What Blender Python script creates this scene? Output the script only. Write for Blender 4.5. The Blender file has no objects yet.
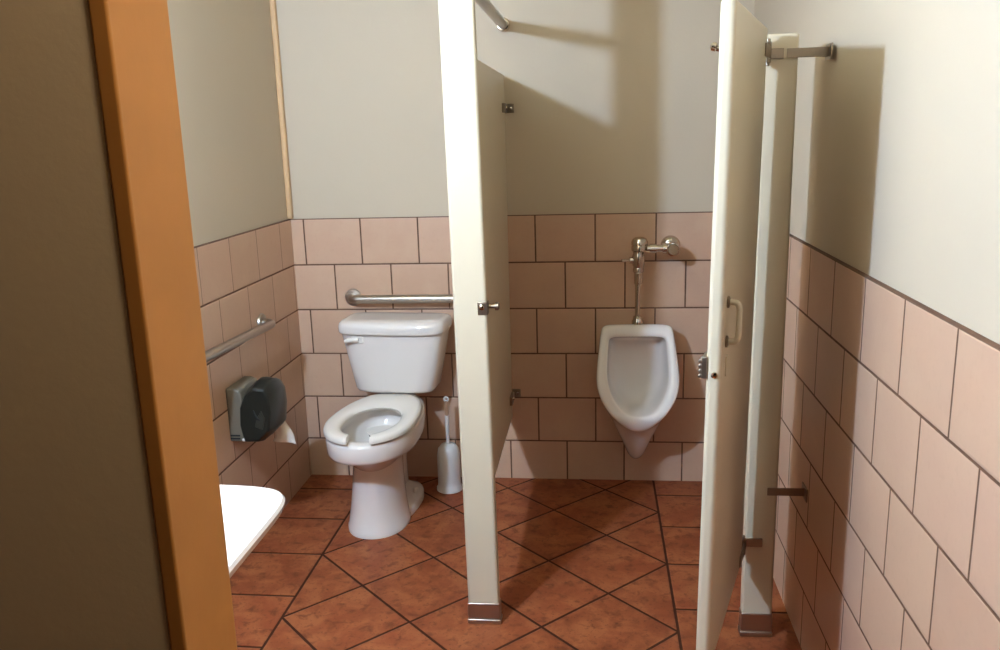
import bpy, bmesh, math, random
from mathutils import Vector, Matrix
random.seed(4)
PI = math.pi
sc = bpy.context.scene
C = sc.collection

# ---------------------------------------------------------------- materials
def new_mat(name):
    m = bpy.data.materials.new(name); m.use_nodes = True
    nt = m.node_tree
    return m, nt, nt.nodes['Principled BSDF']

class G:
    """tiny helper for node graphs"""
    def __init__(s, nt): s.nt = nt
    def n(s, t): return s.nt.nodes.new(t)
    def put(s, sock, v):
        if hasattr(v, 'links') or hasattr(v, 'is_linked'): s.nt.links.new(v, sock)
        else: sock.default_value = v
    def m(s, op, a, b=0.0, c=0.0):
        n = s.n('ShaderNodeMath'); n.operation = op
        s.put(n.inputs[0], a); s.put(n.inputs[1], b); s.put(n.inputs[2], c)
        return n.outputs[0]
    def edge(s, f, size):               # distance in metres to the nearest cell edge
        return s.m('MULTIPLY', s.m('MINIMUM', f, s.m('SUBTRACT', 1.0, f)), size)
    def ramp(s, v, a, b):
        n = s.n('ShaderNodeMapRange'); n.interpolation_type = 'SMOOTHSTEP'
        s.put(n.inputs['Value'], v); n.inputs['From Min'].default_value = a; n.inputs['From Max'].default_value = b
        return n.outputs[0]
    def lerp(s, f, a, b):
        return s.m('ADD', s.m('MULTIPLY', s.m('SUBTRACT', 1.0, f), a), s.m('MULTIPLY', f, b))
    def mix(s, f, a, b, mode='MIX'):
        n = s.n('ShaderNodeMix'); n.data_type = 'RGBA'; n.blend_type = mode
        s.put(n.inputs[0], f); s.put(n.inputs[6], a); s.put(n.inputs[7], b)
        return n.outputs[2]
    def noise(s, vec, scale, detail=3, rough=.55, dist=0.0):
        n = s.n('ShaderNodeTexNoise'); n.inputs['Scale'].default_value = scale
        n.inputs['Detail'].default_value = detail; n.inputs['Roughness'].default_value = rough
        n.inputs['Distortion'].default_value = dist
        s.put(n.inputs['Vector'], vec); return n.outputs[0]
    def comb(s, x, y, z=0.0):
        n = s.n('ShaderNodeCombineXYZ'); s.put(n.inputs[0], x); s.put(n.inputs[1], y); s.put(n.inputs[2], z)
        return n.outputs[0]
    def white(s, vec):
        n = s.n('ShaderNodeTexWhiteNoise'); n.noise_dimensions = '3D'; s.put(n.inputs['Vector'], vec)
        return n.outputs[0]
    def coords(s):
        t = s.n('ShaderNodeTexCoord'); x = s.n('ShaderNodeSeparateXYZ')
        s.nt.links.new(t.outputs['Object'], x.inputs[0])
        return t.outputs['Object'], x.outputs[0], x.outputs[1], x.outputs[2]
    def bump(s, bsdf, h, strength, dist):
        b = s.n('ShaderNodeBump'); b.inputs['Strength'].default_value = strength
        b.inputs['Distance'].default_value = dist
        s.put(b.inputs['Height'], h); s.nt.links.new(b.outputs[0], bsdf.inputs['Normal'])

def col(*c): return (c[0], c[1], c[2], 1.0)

def simple(name, c, rough=.5, metal=0.0, var=.04, scale=12, spec=.5, bump=0.0, coat=0.0, bscale=None):
    m, nt, b = new_mat(name); g = G(nt)
    o, x, y, z = g.coords()
    nz = g.noise(o, scale, 4)
    lo = col(*[v * (1 - var) for v in c]); hi = col(*[min(1, v * (1 + var)) for v in c])
    g.put(b.inputs['Base Color'], g.mix(nz, lo, hi))
    b.inputs['Roughness'].default_value = rough; b.inputs['Metallic'].default_value = metal
    b.inputs['Specular IOR Level'].default_value = spec
    b.inputs['Coat Weight'].default_value = coat
    if bump: g.bump(b, g.noise(o, bscale or scale * 8, 4), bump, .002)
    return m

def brushed(name, c, rough, stretch):
    m, nt, b = new_mat(name); g = G(nt)
    o, x, y, z = g.coords()
    v = g.comb(g.m('MULTIPLY', x, stretch[0]), g.m('MULTIPLY', y, stretch[1]), g.m('MULTIPLY', z, stretch[2]))
    nz = g.noise(v, 1.0, 3)
    g.put(b.inputs['Base Color'], g.mix(nz, col(*[k * .88 for k in c]), col(*c)))
    g.put(b.inputs['Roughness'], g.lerp(nz, rough * .8, rough * 1.2))
    b.inputs['Metallic'].default_value = 1.0
    return m

ZT = 1.180
def wall_tile(name, axis, sign, off_even, off_odd, thin=0.0):
    m, nt, b = new_mat(name); g = G(nt)
    o, x, y, z = g.coords()
    u = g.m('MULTIPLY', (x, y)[axis], float(sign))
    r = g.m('DIVIDE', g.m('SUBTRACT', ZT, z), .2)
    row = g.m('FLOOR', r); fv = g.m('FRACT', r)
    odd = g.m('ABSOLUTE', g.m('MODULO', row, 2.0))
    uu = g.m('DIVIDE', g.m('SUBTRACT', u, g.lerp(odd, off_even, off_odd)), .2506)
    iu = g.m('FLOOR', uu); fu = g.m('SUBTRACT', uu, iu)
    d = g.m('MINIMUM', g.m('ADD', g.edge(fu, .2506), thin), g.edge(fv, .2))
    wob = g.m('MULTIPLY', g.m('SUBTRACT', g.noise(o, 40, 2), .5), .0012)
    tile = g.ramp(g.m('ADD', d, wob), .0024, .0040)
    rnd = g.white(g.comb(iu, row, 3.0)); rnd2 = g.white(g.comb(row, iu, 9.0))
    base = g.mix(rnd, col(0.5336, 0.3269, 0.2152), col(0.5815, 0.3684, 0.2411))
    base = g.mix(g.m('MULTIPLY', rnd2, .5), base, col(0.5575, 0.3373, 0.2368))
    big = g.noise(o, 7, 4, .6); fine = g.noise(o, 60, 3)
    base = g.mix(g.m('MULTIPLY', g.ramp(big, .35, .75), .45), base, col(0.6055, 0.3996, 0.2626))
    base = g.mix(g.m('MULTIPLY', g.ramp(fine, .5, .8), .12), base, col(0.3837, 0.2283, 0.1378))
    gr = g.mix(g.noise(o, 15, 3), col(0.08993, 0.03944, 0.02066), col(0.1799, 0.08822, 0.04736))
    g.put(b.inputs['Base Color'], g.mix(tile, gr, base))
    g.put(b.inputs['Roughness'], g.lerp(tile, .9, .42))
    b.inputs['Specular IOR Level'].default_value = .4
    soft = g.ramp(d, .001, .007)
    g.bump(b, g.m('ADD', soft, g.m('MULTIPLY', big, .25)), .5, .0025)
    return m

FX0, FX1 = .291, 1.5605
def floor_tile():
    m, nt, b = new_mat('terracotta_floor_tiles'); g = G(nt)
    o, x, y, z = g.coords()
    s = .2992; k = 1 / (math.sqrt(2) * s)
    dx = g.m('SUBTRACT', x, 1.3489); dy = g.m('SUBTRACT', y, -.5347)
    a = g.m('MULTIPLY', g.m('MULTIPLY', g.m('ADD', dx, dy), -1.0), k)
    bb = g.m('MULTIPLY', g.m('SUBTRACT', dx, dy), k)
    ia = g.m('FLOOR', a); ib = g.m('FLOOR', bb)
    dd = g.m('MINIMUM', g.edge(g.m('SUBTRACT', a, ia), s), g.edge(g.m('SUBTRACT', bb, ib), s))
    v = g.m('DIVIDE', g.m('ADD', y, .746), .2945); iv = g.m('FLOOR', v)
    db = g.edge(g.m('SUBTRACT', v, iv), .2945)
    inside = g.m('MULTIPLY', g.m('GREATER_THAN', x, FX0), g.m('LESS_THAN', x, FX1))
    side = g.m('GREATER_THAN', x, 1.0)
    d = g.lerp(inside, db, dd)
    d = g.m('MINIMUM', d, g.m('ABSOLUTE', g.m('SUBTRACT', x, FX0)))
    d = g.m('MINIMUM', d, g.m('ABSOLUTE', g.m('SUBTRACT', x, FX1)))
    wob = g.m('MULTIPLY', g.m('SUBTRACT', g.noise(o, 30, 2), .5), .002)
    tile = g.ramp(g.m('ADD', d, wob), .0034, .0056)
    tid = g.comb(g.lerp(inside, g.m('ADD', side, 40.0), ia), g.lerp(inside, iv, ib), inside)
    rnd = g.white(tid)
    n = g.n('ShaderNodeVectorMath'); n.operation = 'ADD'
    g.put(n.inputs[0], o); g.put(n.inputs[1], g.comb(g.m('MULTIPLY', rnd, 31.0), g.m('MULTIPLY', rnd, 17.0), 0.0))
    tv = n.outputs[0]
    big = g.noise(tv, 9, 5, .62, .6); mid = g.noise(tv, 26, 4, .6, .4); fine = g.noise(tv, 90, 3, .6)
    base = g.mix(rnd, col(0.2035, 0.04831, 0.01768), col(0.2475, 0.06038, 0.02273))
    base = g.mix(g.m('MULTIPLY', g.ramp(big, .36, .68), .75), base, col(0.35, 0.115, 0.042))
    base = g.mix(g.m('MULTIPLY', g.ramp(mid, .50, .70), .75), base, col(0.1265, 0.02898, 0.01137))
    base = g.mix(g.m('MULTIPLY', g.ramp(fine, .58, .70), .6), base, col(0.077, 0.01932, 0.008208))
    gr = g.mix(fine, col(0.034, 0.00996, 0.00462), col(0.062, 0.01826, 0.008085))
    g.put(b.inputs['Base Color'], g.mix(tile, gr, base))
    g.put(b.inputs['Roughness'], g.lerp(tile, .9, g.lerp(mid, .36, .52)))
    b.inputs['Specular IOR Level'].default_value = .15
    g.bump(b, g.m('ADD', g.ramp(d, .0015, .009), g.m('MULTIPLY', mid, .25)), .5, .003)
    return m

M = dict(
    tile_back=wall_tile('beige_wall_tiles_back', 0, 1, .0554, .1795),
    tile_left=wall_tile('beige_wall_tiles_left', 1, -1, .142, .017, .0016),
    tile_right=wall_tile('beige_wall_tiles_right', 1, -1, .09, .215),
    tile_front=wall_tile('beige_wall_tiles_front', 0, 1, .0554, .1795),
    floor=floor_tile(),
    plaster=simple('cream_painted_plaster', (0.55, 0.442, 0.318), .75, 0, .025, 3, .3, .25, 0, 70),
    ceiling=simple('white_ceiling_paint', (.92, .80, .52), .85, 0, .02, 4, .2, .15),
    corridor=simple('off_white_corridor_paint', (0.88, 0.7566, 0.6068), .75, 0, .02, 3, .3, .2, 0, 70),
    partition=simple('cream_enamel_panel', (0.61, 0.505, 0.355), .38, 0, .02, 5, .45, .04, 0, 120),
    porcelain=simple('white_porcelain', (0.78, 0.69, 0.61), .12, 0, .012, 4, .5, 0, .3),
    seat=simple('white_seat_plastic', (0.80, 0.71, 0.61), .25, 0, .01, 6, .5),
    water=simple('bowl_water', (0.682, 0.6402, 0.5412), .03, 0, .02, 6, .6),
    steel=brushed('brushed_steel', (.46, .395, .325), .34, (30, 400, 400)),
    steel_y=brushed('brushed_steel_along', (.46, .395, .325), .34, (400, 30, 400)),
    chrome=simple('chrome', (.58, .50, .41), .14, 1.0, .03, 20),
    dull=simple('dull_hinge_metal', (.30, .235, .175), .35, 1.0, .1, 30),
    shoe=brushed('steel_shoe', (.47, .375, .31), .36, (500, 500, 20)),
    smoked=simple('smoked_black_plastic', (.012, .012, .009), .34, 0, .1, 20, .3),
    smoked2=simple('smoked_black_plastic_light', (.028, .027, .020), .4, 0, .1, 20, .3),
    greyp=simple('grey_plastic', (0.145, 0.118, 0.082), .45, 0, .05, 14, .4),
    black=simple('black_slot', (.01, .01, .01), .6, 0, .1, 14, .3),
    paper=simple('white_tissue', (0.726, 0.6208, 0.5166), .9, 0, .03, 60, .1, .3),
    brushp=simple('white_brush_plastic', (0.64, 0.60, 0.55), .3, 0, .02, 10, .5),
    grip=simple('tan_clear_plastic', (0.374, 0.2134, 0.123), .3, 0, .1, 14, .5),
    wood=simple('pale_corner_wood', (0.638, 0.3977, 0.205), .55, 0, .12, 9, .3, .2),
    oak=simple('orange_oak_jamb', (.60, .28, .080), .45, 0, .18, 6, .4, .15),
    scratch=simple('worn_patch', (.17, .10, .05), .7, 0, .3, 60, .2),
)
def glow(name, c, s):
    m, nt, b = new_mat(name)
    b.inputs['Base Color'].default_value = col(1, 1, 1)
    b.inputs['Emission Color'].default_value = col(*c); b.inputs['Emission Strength'].default_value = s
    return m
M['fill_diffuser'] = glow('fill_light_glow', (1.0, .76, .46), 62.0)  # warm glow of the added corridor fill lamp
M['globe'] = glow('lit_globe', (.46, .665, 1.0), 3450.0)

# ---------------------------------------------------------------- geometry helpers
def link(name, bm, m, parent=None, smooth=35, bevel=0, seg=3, sub=0, mats=None):
    bmesh.ops.recalc_face_normals(bm, faces=bm.faces)
    me = bpy.data.meshes.new(name); bm.to_mesh(me); bm.free()
    for k in (mats or [m]): me.materials.append(k)
    if smooth:
        for p in me.polygons: p.use_smooth = True
        me.set_sharp_from_angle(angle=math.radians(180 if sub else smooth))
    o = bpy.data.objects.new(name, me); C.objects.link(o)
    if parent: o.parent = parent
    if bevel:
        b = o.modifiers.new('bevel', 'BEVEL'); b.width = bevel; b.segments = seg; b.limit_method = 'ANGLE'
        b.angle_limit = math.radians(30)
    if sub:
        s = o.modifiers.new('subdivision', 'SUBSURF'); s.levels = sub; s.render_levels = sub
    return o
def box(bm, x0, x1, y0, y1, z0, z1, mi=0):
    v = [bm.verts.new((x, y, z)) for z in (z0, z1) for y in (y0, y1) for x in (x0, x1)]
    for f in ((0,1,3,2),(4,6,7,5),(0,4,5,1),(2,3,7,6),(0,2,6,4),(1,5,7,3)):
        bm.faces.new([v[i] for i in f]).material_index = mi
def loft(bm, rings, cap0=True, cap1=True, closed=True):
    rs = [[bm.verts.new(p) for p in r] for r in rings]
    n = len(rs[0])
    for a, b in zip(rs, rs[1:]):
        for i in range(n if closed else n - 1):
            j = (i + 1) % n
            bm.faces.new((a[i], a[j], b[j], b[i]))
    if cap0: bm.faces.new(rs[0])
    if cap1: bm.faces.new(rs[-1])
    return rs
def frame(d):
    d = d.normalized(); u = Vector((0, 0, 1)) if abs(d.z) < .9 else Vector((1, 0, 0))
    a = d.cross(u).normalized(); return a, a.cross(d).normalized()
def tube(bm, pts, r, n=16, caps=True):
    pts = [Vector(p) for p in pts]; rings = []; pa = None
    rr = r if isinstance(r, (list, tuple)) else [r] * len(pts)
    for i, p in enumerate(pts):
        d = (pts[min(i + 1, len(pts) - 1)] - pts[max(i - 1, 0)]).normalized()
        if pa is None: a, b = frame(d)
        else:
            a = (pa - d * pa.dot(d)).normalized(); b = a.cross(d).normalized()
        pa = a
        rings.append([p + a * rr[i] * math.cos(2 * PI * k / n) + b * rr[i] * math.sin(2 * PI * k / n) for k in range(n)])
    loft(bm, rings, caps, caps)
def lathe(bm, prof, center, axis=(0, 0, 1), n=28):
    """prof: (radius, height along axis)"""
    c = Vector(center); d = Vector(axis).normalized(); a, b = frame(d)
    loft(bm, [[c + d * h + a * r * math.cos(2 * PI * k / n) + b * r * math.sin(2 * PI * k / n) for k in range(n)] for r, h in prof])
def arc(p0, corner, p1, n=8):
    p0, c, p1 = Vector(p0), Vector(corner), Vector(p1)
    return [p0 * (1 - t) ** 2 + c * 2 * t * (1 - t) + p1 * t * t for t in [i / n for i in range(n + 1)]]
def sgnp(v, e): return math.copysign(abs(v) ** e, v)
def egg(z, yf, yb, hw, ym, nf=2.1, nb=2.4, N=48, cx=0.0, ph=0.0):
    r = []
    for i in range(N):
        t = 2 * PI * i / N + ph
        s, c = math.sin(t), math.cos(t)
        n = nb if s > 0 else nf
        r.append((cx + hw * sgnp(c, 2 / n), ym + ((yb - ym) if s > 0 else (ym - yf)) * sgnp(s, 2 / n), z))
    return r

def thing(name, label, cat, loc=(0, 0, 0), rz=0.0, group=None):
    o = bpy.data.objects.new(name, None); C.objects.link(o)
    o.location = loc; o.rotation_euler = (0, 0, rz); o.empty_display_size = .1
    o['label'] = label; o['category'] = cat
    if group: o['group'] = group
    return o
def tag(o, label, cat, group=None):
    o['label'] = label; o['category'] = cat
    if group: o['group'] = group
    return o
def struct(o, label=None, cat=None):
    o['kind'] = 'structure'
    if label: o['label'] = label; o['category'] = cat
    return o

# ---------------------------------------------------------------- the room
XR = 1.914; YF = -2.60; YO = -2.72; HC = 2.50; REC = .012
JX0, JX1 = .835, 1.80          # clear opening of the doorway
bm = bmesh.new(); box(bm, -.10, XR + .10, -4.6, .10, -.08, 0)
struct(link('floor', bm, M['floor'], smooth=0), 'terracotta floor tiles laid diagonally between square border rows', 'floor')
bm = bmesh.new(); box(bm, -.10, XR + .10, YO, .10, HC, HC + .08)
struct(link('ceiling', bm, M['ceiling'], smooth=0), 'plain white ceiling over the restroom', 'ceiling')

def wall(name, lo, hi, recess, mats, label):
    """lower tiled slab, upper plaster slab set back a little"""
    bm = bmesh.new()
    box(bm, lo[0], hi[0], lo[1], hi[1], 0, ZT, 0)
    r = recess
    box(bm, lo[0] + r[0], hi[0] + r[1], lo[1] + r[2], hi[1] + r[3], ZT, HC, 1)
    return struct(link(name, bm, None, smooth=0, mats=mats), label, 'wall')
wall('wall_back', (-.10, 0), (XR + .10, .10), (0, 0, REC, 0), [M['tile_back'], M['plaster']],
     'back wall, beige tiles below and cream plaster above, behind toilet and urinal')
wall('wall_left', (-.10, YF), (0, 0), (0, -REC, 0, REC), [M['tile_left'], M['plaster']],
     'left wall with beige tiles below cream plaster, carrying the paper dispenser')
wall('wall_right', (XR, YF), (XR + .10, 0), (REC, 0, 0, REC), [M['tile_right'], M['plaster']],
     'right wall with beige tiles below cream plaster, beside the open stall door')
bm = bmesh.new()
box(bm, -.10, JX0 - .022, YO + .02, YF, 0, ZT, 0)
box(bm, JX1 + .022, XR + .10, YO + .02, YF, 0, ZT, 0)
box(bm, -.10, JX0 - .022, YO + .02, YF - REC, ZT, HC, 1)
box(bm, JX1 + .022, XR + .10, YO + .02, YF - REC, ZT, HC, 1)
box(bm, JX0 - .022, JX1 + .022, YO + .02, YF - REC, 2.06, HC, 1)
box(bm, -1.6, JX0 - .022, YO, YO + .02, 0, HC, 2)
box(bm, JX1 + .022, XR + 1.2, YO, YO + .02, 0, HC, 2)
box(bm, JX0 - .022, JX1 + .022, YO, YO + .02, 2.06, HC, 2)
struct(link('wall_front', bm, None, smooth=0, mats=[M['tile_front'], M['plaster'], M['corridor']]),
       'wall with the entrance doorway, nearest the viewer', 'wall')
# orange wooden jambs of the doorway
for i, (a, b, z0, z1, lab) in enumerate([(JX0 - .02, JX0, 0, 2.06, 'orange wooden door jamb at the near left edge'),
                                         (JX1, JX1 + .02, 0, 2.06, 'orange wooden door jamb at the near right side'),
                                         (JX0, JX1, 2.04, 2.06, 'orange wooden head jamb over the doorway')]):
    bm = bmesh.new(); box(bm, a, b, YO - .004, YF + .004, z0, z1)
    struct(link('trim_%d' % (i + 2), bm, M['oak'], bevel=.003), lab, 'door jamb')
bm = bmesh.new(); box(bm, -REC, .011, -.012, REC, ZT + .002, HC)
struct(link('trim_1', bm, M['wood'], bevel=.006), 'pale wooden corner strip above the tiles', 'corner trim')

# ---------------------------------------------------------------- toilet
t = thing('toilet', 'white two-piece toilet with open-front seat raised on a pedestal', 'toilet', (.476, -.018, 0), math.radians(-3.3))
bm = bmesh.new()
P = [(0, -.602, -.30, .120, -.44, -.010), (.018, -.602, -.30, .120, -.44, -.010), (.024, -.597, -.30, .116, -.44, -.010), (.10, -.588, -.31, .106, -.44, -.008),
     (.20, -.581, -.31, .096, -.44, -.005), (.270, -.579, -.29, .091, -.44, -.003), (.300, -.590, -.24, .096, -.44, 0), (.322, -.625, -.16, .122, -.45, 0),
     (.338, -.676, -.10, .146, -.46, 0), (.345, -.704, -.06, .161, -.47, 0), (.349, -.714, -.05, .166, -.475, 0), (.36, -.720, -.045, .169, -.48, 0),
     (.412, -.724, -.045, .170, -.48, 0), (.422, -.720, -.049, .167, -.48, 0), (.427, -.708, -.058, .158, -.48, 0),
     (.427, -.680, -.25, .130, -.46, 0), (.423, -.668, -.262, .122, -.46, 0), (.405, -.664, -.268, .119, -.46, 0), (.392, -.672, -.26, .126, -.46, 0),
     (.372, -.668, -.265, .122, -.46, 0), (.33, -.64, -.30, .112, -.46, 0), (.285, -.60, -.34, .088, -.46, 0), (.25, -.55, -.38, .058, -.46, 0), (.235, -.51, -.41, .03, -.46, 0)]
loft(bm, [egg(z, a, b, h, ym, 2.15, 2.1, cx=cx) for z, a, b, h, ym, cx in P])
# trapway and rear foot flange
Q = [(0, -.36, -.12, .034, -.2), (.16, -.38, -.12, .030, -.2), (.30, -.42, -.10, .045, -.2), (.352, -.42, -.05, .09, -.2)]
loft(bm, [egg(z, a, b, h, ym, 2.6, 3) for z, a, b, h, ym in Q])
Q = [(0, -.50, -.10, .113, -.26), (.026, -.50, -.10, .113, -.26), (.036, -.49, -.105, .107, -.26), (.042, -.47, -.12, .080, -.26), (.060, -.43, -.14, .034, -.26)]
loft(bm, [egg(z, a, b, h, ym, 2.4, 2.6) for z, a, b, h, ym in Q])
bowl = link('bowl', bm, M['porcelain'], t, smooth=50)
for s in (-1, 1):
    bm = bmesh.new(); lathe(bm, [(.014, .04), (.014, .052), (.011, .060), (.005, .064)], (s * .088, -.24, 0), n=16)
    link('bolt_cap', bm, M['seat'], bowl)
bm = bmesh.new(); loft(bm, [egg(.268, -.578, -.362, .076, -.46), egg(.2685, -.575, -.365, .074, -.46)])
link('water', bm, M['water'], bowl)
# tank
bm = bmesh.new()
TK = [(.462, .150, -.19, -.05), (.469, .166, -.205, -.038), (.482, .174, -.211, -.032), (.60, .197, -.220, -.026), (.722, .221, -.228, -.020)]
loft(bm, [egg(z, a, b, h, (a + b) / 2, 4.2, 8, 56) for z, h, a, b in TK])
link('tank', bm, M['porcelain'], t, smooth=50)
bm = bmesh.new()
TL = [(.7225, .216, -.232, -.018), (.725, .227, -.244, -.010), (.731, .2295, -.246, -.008), (.752, .2295, -.246, -.008), (.764, .226, -.242, -.011), (.772, .216, -.234, -.018), (.776, .20, -.215, -.03), (.777, .15, -.18, -.06)]
loft(bm, [egg(z, a, b, h, (a + b) / 2, 4.2, 8, 56) for z, h, a, b in TL])
link('tank_lid', bm, M['porcelain'], t, smooth=50)
bm = bmesh.new()
lathe(bm, [(.017, 0), (.017, .008), (.012, .012)], (-.148, -.214, .699), (0, -1, 0), 20)
a = [(-.128, -.231, .702), (-.15, -.234, .702), (-.17, -.236, .699), (-.186, -.238, .694)]
tube(bm, a, [.010, .0105, .0095, .007], 12)
box(bm, -.156, -.108, -.228, -.206, .684, .716)
link('flush_lever', bm, M['seat'], t, bevel=.002, seg=2)
# seat: horseshoe with a front gap
bm = bmesh.new()
n = 60; rings = []
def seatpt(u, gap, yf, yb, hw, ym, nf, nb):
    tt = -PI / 2 + .12 + gap + (2 * PI - 2 * gap) * u
    s, c = math.sin(tt), math.cos(tt); k = nb if s > 0 else nf
    return hw * sgnp(c, 2 / k), ym + ((yb - ym) if s > 0 else (ym - yf)) * sgnp(s, 2 / k)
for i in range(n + 1):
    u = i / n
    ox, oy = seatpt(u, .23, -.733, -.130, .173, -.50, 2.1, 2.1)
    ix, iy = seatpt(u, .44, -.672, -.330, .106, -.50, 2.0, 2.2)
    L = lambda k, z: (ox + (ix - ox) * k, oy + (iy - oy) * k, z)
    rings.append([L(0.02, .434), L(0, .444), L(.06, .454), L(.22, .459), L(.6, .458), L(.86, .454), L(1, .444), L(.97, .434)])
loft(bm, rings)
seat = link('seat', bm, M['seat'], t, smooth=60)
for s in (-1, 1):
    bm = bmesh.new(); box(bm, s * .075 - .016, s * .075 + .016, -.20, -.172, .425, .452)
    link('hinge', bm, M['seat'], seat, bevel=.005)
    bm = bmesh.new(); lathe(bm, [(.009, .425), (.009, .436)], (s * .125, -.60, 0), n=12)
    link('bumper', bm, M['seat'], seat)

# ---------------------------------------------------------------- grab bars
def grab_bar(label, p0, wall_dir, along, length, mat, group=None, r=.017, off=.050):
    """p0: wall point of the first flange"""
    p0 = Vector(p0); w = Vector(wall_dir); a = Vector(along)
    t = thing('grab_bar', label, 'grab bar', p0)
    bm = bmesh.new()
    z = Vector((0, 0, 0))
    pts = [z + w * .004] + arc(z + w * (off - .03), z + w * off, z + w * off + a * .035, 8)
    e = a * length
    pts += arc(e + w * off - a * .035, e + w * off, e + w * (off - .03), 8) + [e + w * .004]
    tube(bm, pts, r, 20)
    link('bar', bm, mat, t, smooth=40)
    for q in (z, e):
        bm = bmesh.new(); lathe(bm, [(.038, 0), (.038, .004), (.035, .009), (.020, .011)], q, w, 32)
        link('flange', bm, mat, t)
    return t
grab_bar('horizontal steel grab bar on the back wall above the toilet tank', (.256, 0, .835), (0, -1, 0), (1, 0, 0), .62, M['steel'], r=.019)
grab_bar('steel grab bar on the left wall above the dark paper dispenser', (0, -.42, .815), (1, 0, 0), (0, -1, .035), .90, M['steel_y'])

# ---------------------------------------------------------------- paper dispenser
t = thing('paper_dispenser', 'smoked black and grey toilet paper dispenser on the left wall', 'paper dispenser', (0, -.71, .57))
Y0, Y1 = -.09, .085
bm = bmesh.new()
prof = [(.0, -.108), (.052, -.108), (.056, -.05), (.058, .02), (.058, .060), (.050, .082), (.03, .090), (.0, .090)]
loft(bm, [[(x, y, z) for x, z in prof] for y in (Y0 + .004, Y1 - .004)])
sh = link('shell', bm, M['greyp'], t, bevel=.006)
bm = bmesh.new()
for k in range(2): box(bm, .004, .040, Y0 + .0025, Y0 + .02, -.088 - k * .011, -.082 - k * .011)
link('slot', bm, M['black'], sh, smooth=0)
bm = bmesh.new()
def cov(s, dz):
    pr = [(.046, -.108), (.108, -.106), (.160, -.058), (.170, .02), (.167, .080), (.150, .112), (.105, .118), (.066, .085), (.040, .035), (.034, -.04)]
    cx, cz = .10, .0
    return [(cx + (x - cx) * s, z * s * 1.03 + dz - .012) for x, z in pr]
rings = []
for y, s, dz in [(Y0 + .012, .90, 0), (Y0, .84, 0)][::-1] + [(Y0 + .05, 1.0, 0), (0, 1.01, 0), (Y1 - .05, .98, -.006), (Y1 - .012, .90, -.012), (Y1, .82, -.015)]:
    rings.append([(x, y, z) for x, z in cov(s, dz)])
loft(bm, rings)
cv = link('cover', bm, M['smoked'], t, smooth=25, bevel=.006, seg=3)
bm = bmesh.new()
loft(bm, [[(x, Y0 - .003 + d, z) for x, z in [(.100, -.050), (.128, -.060), (.140, -.02), (.128, .01), (.108, -.02)]] for d in (0, .006)])
link('key_window', bm, M['smoked2'], cv, smooth=0, bevel=.002)
bm = bmesh.new(); tube(bm, [(.100, Y0 - .002, .012), (.104, Y0 - .003, -.004), (.112, Y0 - .003, -.018), (.122, Y0 - .002, -.026)], [.002, .004, .004, .002], 8)
link('latch_mark', bm, M['black'], cv)
bm = bmesh.new(); lathe(bm, [(.006, 0), (.006, .004), (.003, .006)], (.052, Y0 + .006, -.101), (0, -1, 0), 14)  # white dot standing in for a highlight at the cover corner
link('corner_glint', bm, M['seat'], t)
# hanging tail of tissue
bm = bmesh.new(); rings = []
for i in range(11):
    u = i / 10
    z = .482 - .055 * u - .02 * math.sin(u * 2)
    w0 = -.012 - .03 * u ; w1 = .060 - .012 * u + .05 * u * u
    xo = .110 + .012 * math.sin(u * 4) + .03 * u
    r = []
    for j in range(9):
        v = j / 8
        x = xo + (w0 + (w1 - w0) * v) * .55; y = -.675 + .045 * v + .006 * math.sin(v * 7 + u * 3)
        r.append((x, y, z - .018 * v * u + .012 * (1 - v) * u))
    rings.append(r)
loft(bm, rings, False, False, closed=False)
o = link('toilet_paper', bm, M['paper'], smooth=60)
so = o.modifiers.new('thickness', 'SOLIDIFY'); so.thickness = .0015
tag(o, 'white toilet paper end hanging out under the dispenser', 'toilet paper')

# ---------------------------------------------------------------- toilet brush and holder
BX, BY = .672, -.135
bm = bmesh.new()
prof = [(.052, 0), (.057, .003), (.057, .014), (.051, .022), (.050, .05), (.050, .135), (.0495, .165), (.044, .192), (.030, .210), (.014, .215), (.0105, .216), (.0105, .205)]
lathe(bm, prof, (BX, BY, 0), n=32)
tag(link('brush_holder', bm, M['brushp'], smooth=40), 'white bell-shaped toilet brush holder on the floor by the partition', 'brush holder')
t = thing('toilet_brush', 'toilet brush standing in the white holder, ring-ended handle', 'toilet brush', (BX, BY, .216))
bm = bmesh.new(); lathe(bm, [(.0075, 0), (.0075, .05), (.009, .11), (.009, .125)], (0, 0, 0), n=16)
link('handle', bm, M['brushp'], t)
bm = bmesh.new(); lathe(bm, [(.007, .125), (.009, .135), (.0085, .18), (.006, .19)], (0, 0, 0), n=16)
link('grip', bm, M['grip'], t)
bm = bmesh.new()
ring = [(.0085 * math.cos(k * PI / 10), 0, .197 + .0085 * math.sin(k * PI / 10)) for k in range(21)]
tube(bm, ring, .0042, 10, False)
link('hanging_ring', bm, M['brushp'], t)

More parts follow.
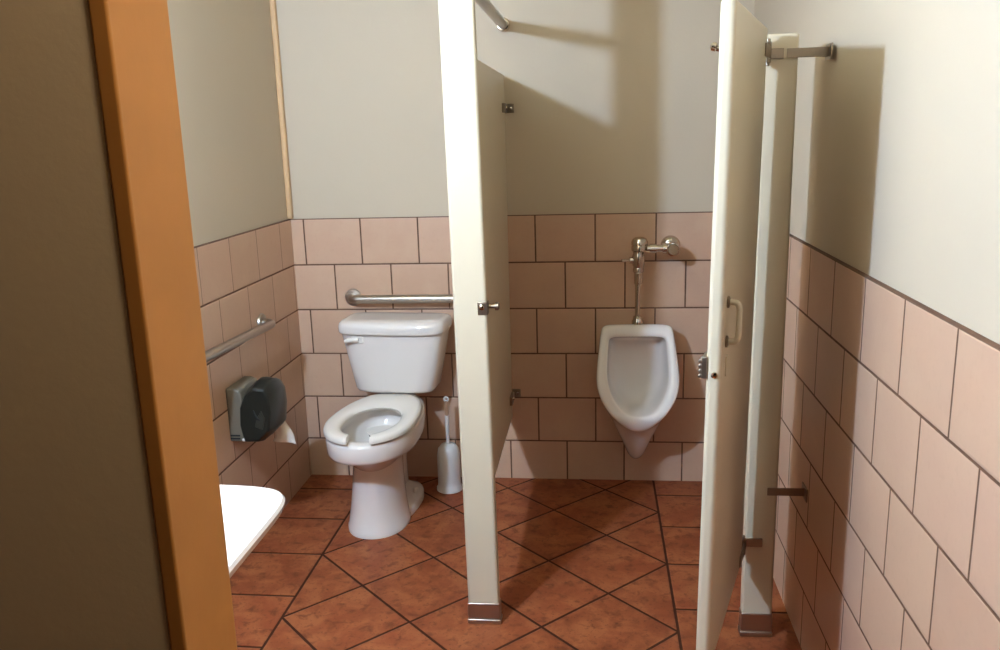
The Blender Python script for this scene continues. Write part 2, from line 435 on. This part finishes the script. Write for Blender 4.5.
# ---------------------------------------------------------------- partition between toilet and urinal
def shoe(bm, x0, x1, y0, y1, h):
    box(bm, x0 - .004, x1 + .004, y0 - .004, y1 + .004, 0, .016)
    box(bm, x0 - .002, x1 + .002, y0 - .002, y1 + .002, .018, h)
PX0, PX1, PY0, PY1 = .902, 1.001, -1.163, -1.127
t = thing('partition_post', 'tall cream partition post with steel shoe between toilet and urinal', 'partition post', ((PX0 + PX1) / 2, -1.145, 0))
def local(t, f):
    bm = bmesh.new(); f(bm)
    bmesh.ops.translate(bm, verts=bm.verts, vec=-t.location); return bm
link('post', local(t, lambda b: box(b, PX0, PX1, PY0, PY1, .012, 2.34)), M['partition'], t, bevel=.009, seg=4)
link('shoe', local(t, lambda b: shoe(b, PX0, PX1, PY0, PY1, .072)), M['shoe'], t, bevel=.004)
def strike(b):
    box(b, .974, 1.0045, PY0 - .003, PY0 + .02, 1.003, 1.041)
    box(b, 1.0015, 1.0045, PY0, PY0 + .03, 1.003, 1.041)
sk = link('strike_plate', local(t, strike), M['dull'], t, bevel=.0015, seg=2)
def stud(b): lathe(b, [(.008, 0), (.008, .004), (.004, .006)], (.987, PY0 - .002, 1.026), (0, -1, 0), 14)
link('screw', local(t, stud), M['chrome'], sk)
def stop(b):
    lathe(b, [(.006, 0), (.006, .02), (.012, .021), (.012, .030), (.008, .033)], (1.003, PY0 + .02, 1.024), (1, 0, 0), 18)
link('door_stop', local(t, stop), M['dull'], t)

QX0, QX1 = .920, .945
t.rotation_euler = (0, -.0100, 0)
t.location.x += .004
t = thing('partition_panel', 'cream partition panel reaching from the post to the back wall', 'partition panel', (.9325, -.55, .30))
link('panel', local(t, lambda b: box(b, QX0, QX1, -1.128, -.022, .300, 1.747)), M['partition'], t, bevel=.005)
for z in (1.615, .402):
    def brk(b):
        box(b, QX1 - .001, QX1 + .012, -.130, -.040, z - .018, z + .018)
        box(b, QX1, QX1 + .036, -.005, 0, z - .018, z + .018)
        box(b, QX0 - .004, QX0 + .001, -.060, 0, z - .018, z + .018)
        box(b, QX0 - .036, QX0, -.005, 0, z - .018, z + .018)
    bk = link('wall_bracket', local(t, brk), M['dull'], t, bevel=.0015, seg=2)
    def scr(b):
        lathe(b, [(.008, 0), (.007, .004), (.003, .006)], (QX1 + .022, -.005, z), (0, -1, 0), 14)
        lathe(b, [(.008, 0), (.007, .004), (.003, .006)], (QX1 + .012, -.085, z), (1, 0, 0), 14)
    link('screw', local(t, scr), M['chrome'], bk)
t = thing('head_rail', 'steel head rail running from the post top to the back wall', 'head rail', (.945, -.55, 1.94))
bm = bmesh.new(); tube(bm, [(0, -.575, 0), (0, -.02, 0), (0, .545, 0)], .019, 20); link('rail', bm, M['steel_y'], t)
bm = bmesh.new(); lathe(bm, [(.027, 0), (.027, .028), (.024, .032), (.019, .033)], (0, .55 + REC, 0), (0, -1, 0), 24); link('flange', bm, M['chrome'], t)
bm = bmesh.new(); box(bm, -.024, .024, -.578, -.560, -.026, .026); link('post_socket', bm, M['steel_y'], t, bevel=.003)

# ---------------------------------------------------------------- right post and stall door
RX0, RX1, RY0, RY1 = 1.747, 1.836, -1.178, -1.143
t = thing('hinge_post', 'cream hinge post with steel shoe behind the open stall door', 'hinge post', (1.788, -1.1475, 0))
link('post', local(t, lambda b: box(b, RX0, RX1, RY0, RY1, .012, 1.75)), M['partition'], t, bevel=.007, seg=4)
link('shoe', local(t, lambda b: shoe(b, RX0, RX1, RY0, RY1, .078)), M['shoe'], t, bevel=.004)
for z in (1.700, .475):
    def brk(b):
        box(b, RX1 - .030, XR, RY0 - .003, RY0, z - .012, z + .012)
        box(b, XR - .004, XR, RY0 - .03, RY0 + .03, z - .02, z + .02)
    link('wall_bracket', local(t, brk), M['dull'], t, bevel=.001, seg=2)

HX, HY = 1.738, -1.213
for z in (1.700, .312):
    def leaf(b):
        box(b, HX + .005, HX + .060, RY0 - .004, RY0 + .001, z - .013, z + .013)
        box(b, HX + .005, HX + .010, RY0 - .022, RY0, z - .013, z + .013)
    link('hinge_leaf', local(t, leaf), M['dull'], t, bevel=.001, seg=2)
dv = Vector((1.535 - 1.737, -1.85 + 1.18, 0)).normalized()
ang = math.atan2(dv.y, dv.x)          # local +x runs from the hinge to the free edge, local -y... the outer face
t = thing('stall_door', 'cream stall door swung open towards the viewer, pull handle on it', 'stall door', (HX, HY, .28), ang)
t.rotation_euler = (Matrix.Rotation(.011, 3, 'Y') @ Matrix.Rotation(ang, 3, 'Z')).to_euler()
L = .60; TH = .032
# outer face is on the side of local +y (towards +x of the room)
bm = bmesh.new(); box(bm, .034, L, -TH, 0, 0, 1.480); link('panel', bm, M['partition'], t, bevel=.011, seg=5)
# pull handle
bm = bmesh.new()
hx = L - .050; z0, z1 = .785, .872
tube(bm, [(hx, .0, z0)] + arc((hx, .012, z0), (hx, .026, z0), (hx, .026, z0 + .018), 6) + arc((hx, .026, z1 - .018), (hx, .026, z1), (hx, .012, z1), 6) + [(hx, 0, z1)], .0065, 14)
hd = link('pull_handle', bm, M['partition'], t)
for z in (z0, z1):
    bm = bmesh.new(); lathe(bm, [(.013, 0), (.013, .004), (.008, .006)], (hx, 0, z), (0, 1, 0), 18); link('rose', bm, M['dull'], hd)
# slide latch on the edge
bm = bmesh.new(); box(bm, L - .05, L + .002, -TH - .010, -TH + .002, .712, .760)
for k in range(4): tube(bm, [(L - .03, -TH - .012, .717 + k * .011), (L + .003, -TH - .012, .717 + k * .011)], .0045, 10)
lt = link('slide_latch', bm, M['steel'], t, bevel=.002, seg=2)
bm = bmesh.new(); lathe(bm, [(.007, 0), (.007, .003), (.003, .005)], (L, -.014, .722), (1, 0, 0), 14); link('screw', bm, M['chrome'], lt)
bm = bmesh.new(); box(bm, L - .075, L - .055, -.002, .003, .705, .750); link('latch_plate', bm, M['partition'], t, bevel=.001, seg=2)
# coat hook on the inner face
bm = bmesh.new(); lathe(bm, [(.013, 0), (.013, .004), (.006, .006)], (L - .10, -TH, 1.395), (0, -1, 0), 16)
tube(bm, [(L - .10, -TH - .003, 1.395), (L - .10, -TH - .012, 1.392), (L - .10, -TH - .022, 1.396)], [.005, .005, .006], 12)
lathe(bm, [(.004, -.008), (.009, -.004), (.009, .004), (.004, .008)], (L - .10, -TH - .024, 1.398), (0, -1, .3), 14)
link('coat_hook', bm, M['chrome'], t)
# hinges
for z in (1.422, .030):
    bm = bmesh.new()
    box(bm, -.010, .090, .0, .004, z - .016, z + .016)
    lathe(bm, [(.009, z - .026), (.009, z + .026)], (-.012, -.004, 0), n=16)
    lathe(bm, [(.006, z - .034), (.006, z + .034)], (-.012, -.004, 0), n=16)
    link('hinge', bm, M['dull'], t, bevel=.001, seg=2)

# ---------------------------------------------------------------- urinal
t = thing('urinal', 'white wall-hung urinal with a pointed lower lip', 'urinal', (1.478, 0, .12))
t.scale = (1.035, 1, 1)
def half(pts, yfn):
    r = [(h, yfn(z, h), z) for h, z in pts]
    l = [(-h, y, z) for h, y, z in reversed(r[1:-1])]
    return r + l
def yplane(z):
    if z < .385: return -.310 + (.385 - z) * .55
    return -.125 - .185 * min(1.0, max(0.0, (.735 - z) / .35))
OUT = [(0, .735), (.07, .735), (.132, .733), (.142, .715), (.150, .65), (.1595, .57), (.162, .52), (.154, .475), (.130, .430), (.097, .391), (.062, .356), (.032, .330), (0, .322)]
INN = [(0, .690), (.06, .690), (.108, .688), (.115, .672), (.119, .62), (.122, .565), (.121, .53), (.113, .49), (.094, .452), (.070, .420), (.046, .402), (.022, .395), (0, .394)]
WAL = [(0, .712), (.07, .712), (.128, .710), (.138, .69), (.146, .63), (.152, .56), (.153, .50), (.143, .43), (.116, .35), (.080, .26), (.046, .19), (.030, .139), (0, .120)]
MID = [(0, .728), (.07, .728), (.131, .726), (.141, .706), (.149, .64), (.157, .565), (.158, .505), (.149, .445), (.122, .375), (.086, .285), (.046, .205), (.029, .153), (0, .133)]
def sh(pts, k, zc, kz, dz): return [(h * k, zc + (z - zc) * kz + dz) for h, z in pts]
bm = bmesh.new()
OUT2 = [(h * .985, z if z > .6 else z + .004) for h, z in OUT]
rings = [half(WAL, lambda z, h: 0.0), half(WAL, lambda z, h: -.012), half(MID, lambda z, h: -.085 - .22 * max(0, (.45 - z))),
         half([(h * .98 + m[0] * .02, z * .75 + m[1] * .25) for (h, z), m in zip(OUT, MID)], lambda z, h: yplane(z) * .80),
         half(OUT, lambda z, h: yplane(z) + .010),
         half(OUT2, lambda z, h: yplane(z) - .004),
         half([(h * .45 + q[0] * .55, z * .45 + q[1] * .55) for (h, z), q in zip(OUT2, INN)], lambda z, h: yplane(z) - .004),
         half(INN, lambda z, h: yplane(z) + .001),
         half(sh(INN, .97, .55, .985, 0), lambda z, h: yplane(z) + .016),
         half(sh(INN, .93, .55, .97, -.008), lambda z, h: yplane(z) * .62),
         half(sh(INN, .84, .55, .93, -.020), lambda z, h: min(-.052, yplane(z) * .30)),
         half(sh(INN, .62, .55, .78, -.012), lambda z, h: -.046),
         half(sh(INN, .3, .55, .4, 0), lambda z, h: -.042)]
rings = [[(x, y, z - .12) for x, y, z in r] for r in rings]
loft(bm, rings)
ub = link('bowl', bm, M['porcelain'], t, sub=2)

# ---------------------------------------------------------------- flush valve
t = thing('flush_valve', 'chrome flush valve with side lever above the urinal', 'flush valve', (1.481, -.10, .741))
bm = bmesh.new(); lathe(bm, [(.024, -.006), (.024, .006), (.020, .012), (.019, .022), (.012, .028)], (0, 0, 0), n=24)
link('spud_flange', bm, M['chrome'], t)
bm = bmesh.new(); lathe(bm, [(.0105, .02), (.0105, .17)], (0, 0, 0), n=18); link('flush_pipe', bm, M['chrome'], t)
bm = bmesh.new()
lathe(bm, [(.016, .160), (.0175, .168), (.0175, .205), (.022, .212), (.022, .222), (.020, .228), (.024, .238), (.026, .262), (.026, .275), (.022, .285), (.022, .296)], (.002, 0, 0), n=24)
tube(bm, [(.002, 0, .258), (-.034, -.004, .258)], [.0165, .0135], 16)
vb = link('body', bm, M['chrome'], t, smooth=30)
bm = bmesh.new(); lathe(bm, [(.028, .294), (.033, .298), (.034, .312), (.032, .318), (.034, .322), (.033, .334), (.028, .345), (.018, .351), (.006, .353)], (.006, 0, 0), n=28)
link('cap', bm, M['chrome'], t, smooth=30)
bm = bmesh.new(); tube(bm, [(-.03, -.004, .258), (-.048, -.010, .258), (-.066, -.016, .259)], [.0065, .0055, .0065], 12)
link('lever', bm, M['chrome'], t)
bm = bmesh.new(); tube(bm, [(.018, 0, .305), (.05, 0, .305)], .0155, 18); tube(bm, [(.046, 0, .305), (.072, 0, .305)], .0195, 18); tube(bm, [(.07, 0, .305), (.105, 0, .305)], .015, 18)
link('supply_pipe', bm, M['chrome'], t, smooth=40)
bm = bmesh.new()
lathe(bm, [(.020, .045), (.027, .043), (.029, .03), (.027, .0), (.022, -.03), (.019, -.06), (.019, -.098)], (.137, 0, .305), (0, -1, 0), 24)
tube(bm, [(.098, 0, .305), (.14, 0, .305)], .021, 18)
link('stop_valve', bm, M['chrome'], t, smooth=40)
bm = bmesh.new(); lathe(bm, [(.020, .052), (.022, .046), (.022, .040)], (.137, 0, .305), (0, -1, 0), 24); link('stop_cap', bm, M['chrome'], t)
bm = bmesh.new(); lathe(bm, [(.040, -.0995), (.040, -.094), (.032, -.082), (.020, -.076)], (.137, 0, .305), (0, -1, 0), 28); link('escutcheon', bm, M['chrome'], t)

# ---------------------------------------------------------------- washbasin
t = thing('washbasin', 'bright white washbasin corner jutting in at the lower left', 'washbasin', (.388, YF, .82))
def basin(z, hw, yf, yb, n=5.0): return egg(z, yf, yb, hw, (yf + yb) / 2, n, 12, 64)
bm = bmesh.new()
rg = [(-.20, .15, .30, .02), (-.16, .20, .40, .015), (-.06, .265, .555, .006), (-.030, .290, .592, .004), (-.022, .306, .610, .002),
      (-.008, .310, .616, .001), (-.001, .306, .611, .004), (0, .300, .604, .008),
      (0, .245, .540, .150), (-.006, .236, .530, .160), (-.06, .215, .50, .185), (-.12, .15, .43, .235), (-.135, .06, .36, .29)]
rings = []
for z, hw, yf, yb in rg:
    r = []
    for (x, y, zz) in egg(z, yb, yf, hw, (yf + yb) / 2, 9, 8.5, 96):
        r.append((x, y + (.014 * (1 - (x / .31) ** 2) if y > .3 else 0), zz))
    rings.append(r)
loft(bm, rings)
link('basin', bm, M['porcelain'], t, smooth=40)
bm = bmesh.new(); lathe(bm, [(.022, 0), (.022, .004), (.012, .005)], (0, .325, -.1355), n=20); link('drain', bm, M['chrome'], t)

# ---------------------------------------------------------------- wall light over the basin (just out of frame)
t = thing('wall_light', 'small globe wall light over the washbasin', 'wall light', (.29, YF - REC, 2.07))
bm = bmesh.new(); lathe(bm, [(.05, 0), (.05, .012), (.03, .02), (.022, .035), (.03, .04)], (0, 0, 0), (0, 1, 0), 24); link('mount', bm, M['chrome'], t)
bm = bmesh.new(); bmesh.ops.create_uvsphere(bm, u_segments=24, v_segments=14, radius=.04)
bmesh.ops.translate(bm, verts=bm.verts, vec=(0, .078, 0)); link('globe', bm, M['globe'], t)

bm = bmesh.new(); box(bm, -1.6, XR + 1.2, -4.6, YO, HC, HC + .08)
struct(link('ceiling_corridor', bm, M['ceiling'], smooth=0), 'plain ceiling of the corridor outside the doorway', 'ceiling')
t = thing('added_fill_light', 'added fill lamp, unseen above the corridor, brightening jamb and corridor wall', 'fill light', (1.45, -2.98, HC))  # unseen lamp, added to brighten the door jamb and corridor wall
bm = bmesh.new(); lathe(bm, [(.13, -.002), (.13, -.03), (.12, -.032)], (0, 0, 0), n=32); link('rim', bm, M['chrome'], t)
bm = bmesh.new(); lathe(bm, [(.12, -.031), (.11, -.055), (.08, -.072), (.04, -.080)], (0, 0, 0), n=32); link('fill_diffuser', bm, M['fill_diffuser'], t)

# ---------------------------------------------------------------- world, dim warm corridor fill
w = bpy.data.worlds.new('dim_corridor'); sc.world = w; w.use_nodes = True
bg = w.node_tree.nodes['Background']; bg.inputs[0].default_value = (1.0, .72, .42, 1); bg.inputs[1].default_value = .02

# ---------------------------------------------------------------- camera
F, CX, CY, CZ, YAW, PIT, ROL = 847.4344, 1.3088, -3.5546, 1.5188, -.1151, -.2229, -.0287
cam = bpy.data.cameras.new('camera'); co = bpy.data.objects.new('camera', cam); C.objects.link(co)
fw = Vector((math.sin(YAW) * math.cos(PIT), math.cos(YAW) * math.cos(PIT), math.sin(PIT)))
r0 = fw.cross(Vector((0, 0, 1))).normalized(); u0 = r0.cross(fw)
c, s = math.cos(ROL), math.sin(ROL)
rv = c * r0 + s * u0; uv = -s * r0 + c * u0
co.matrix_world = Matrix(((rv.x, uv.x, -fw.x, CX), (rv.y, uv.y, -fw.y, CY), (rv.z, uv.z, -fw.z, CZ), (0, 0, 0, 1)))
cam.sensor_width = 36; cam.sensor_fit = 'HORIZONTAL'; cam.lens = F * 36 / 1000; cam.clip_start = .02
sc.camera = co

vs = sc.view_settings
sc.display_settings.display_device = 'sRGB'
vs.view_transform = 'Standard'; vs.look = 'None'; vs.gamma = 1.0; vs.use_curve_mapping = False; vs.exposure = 0.0
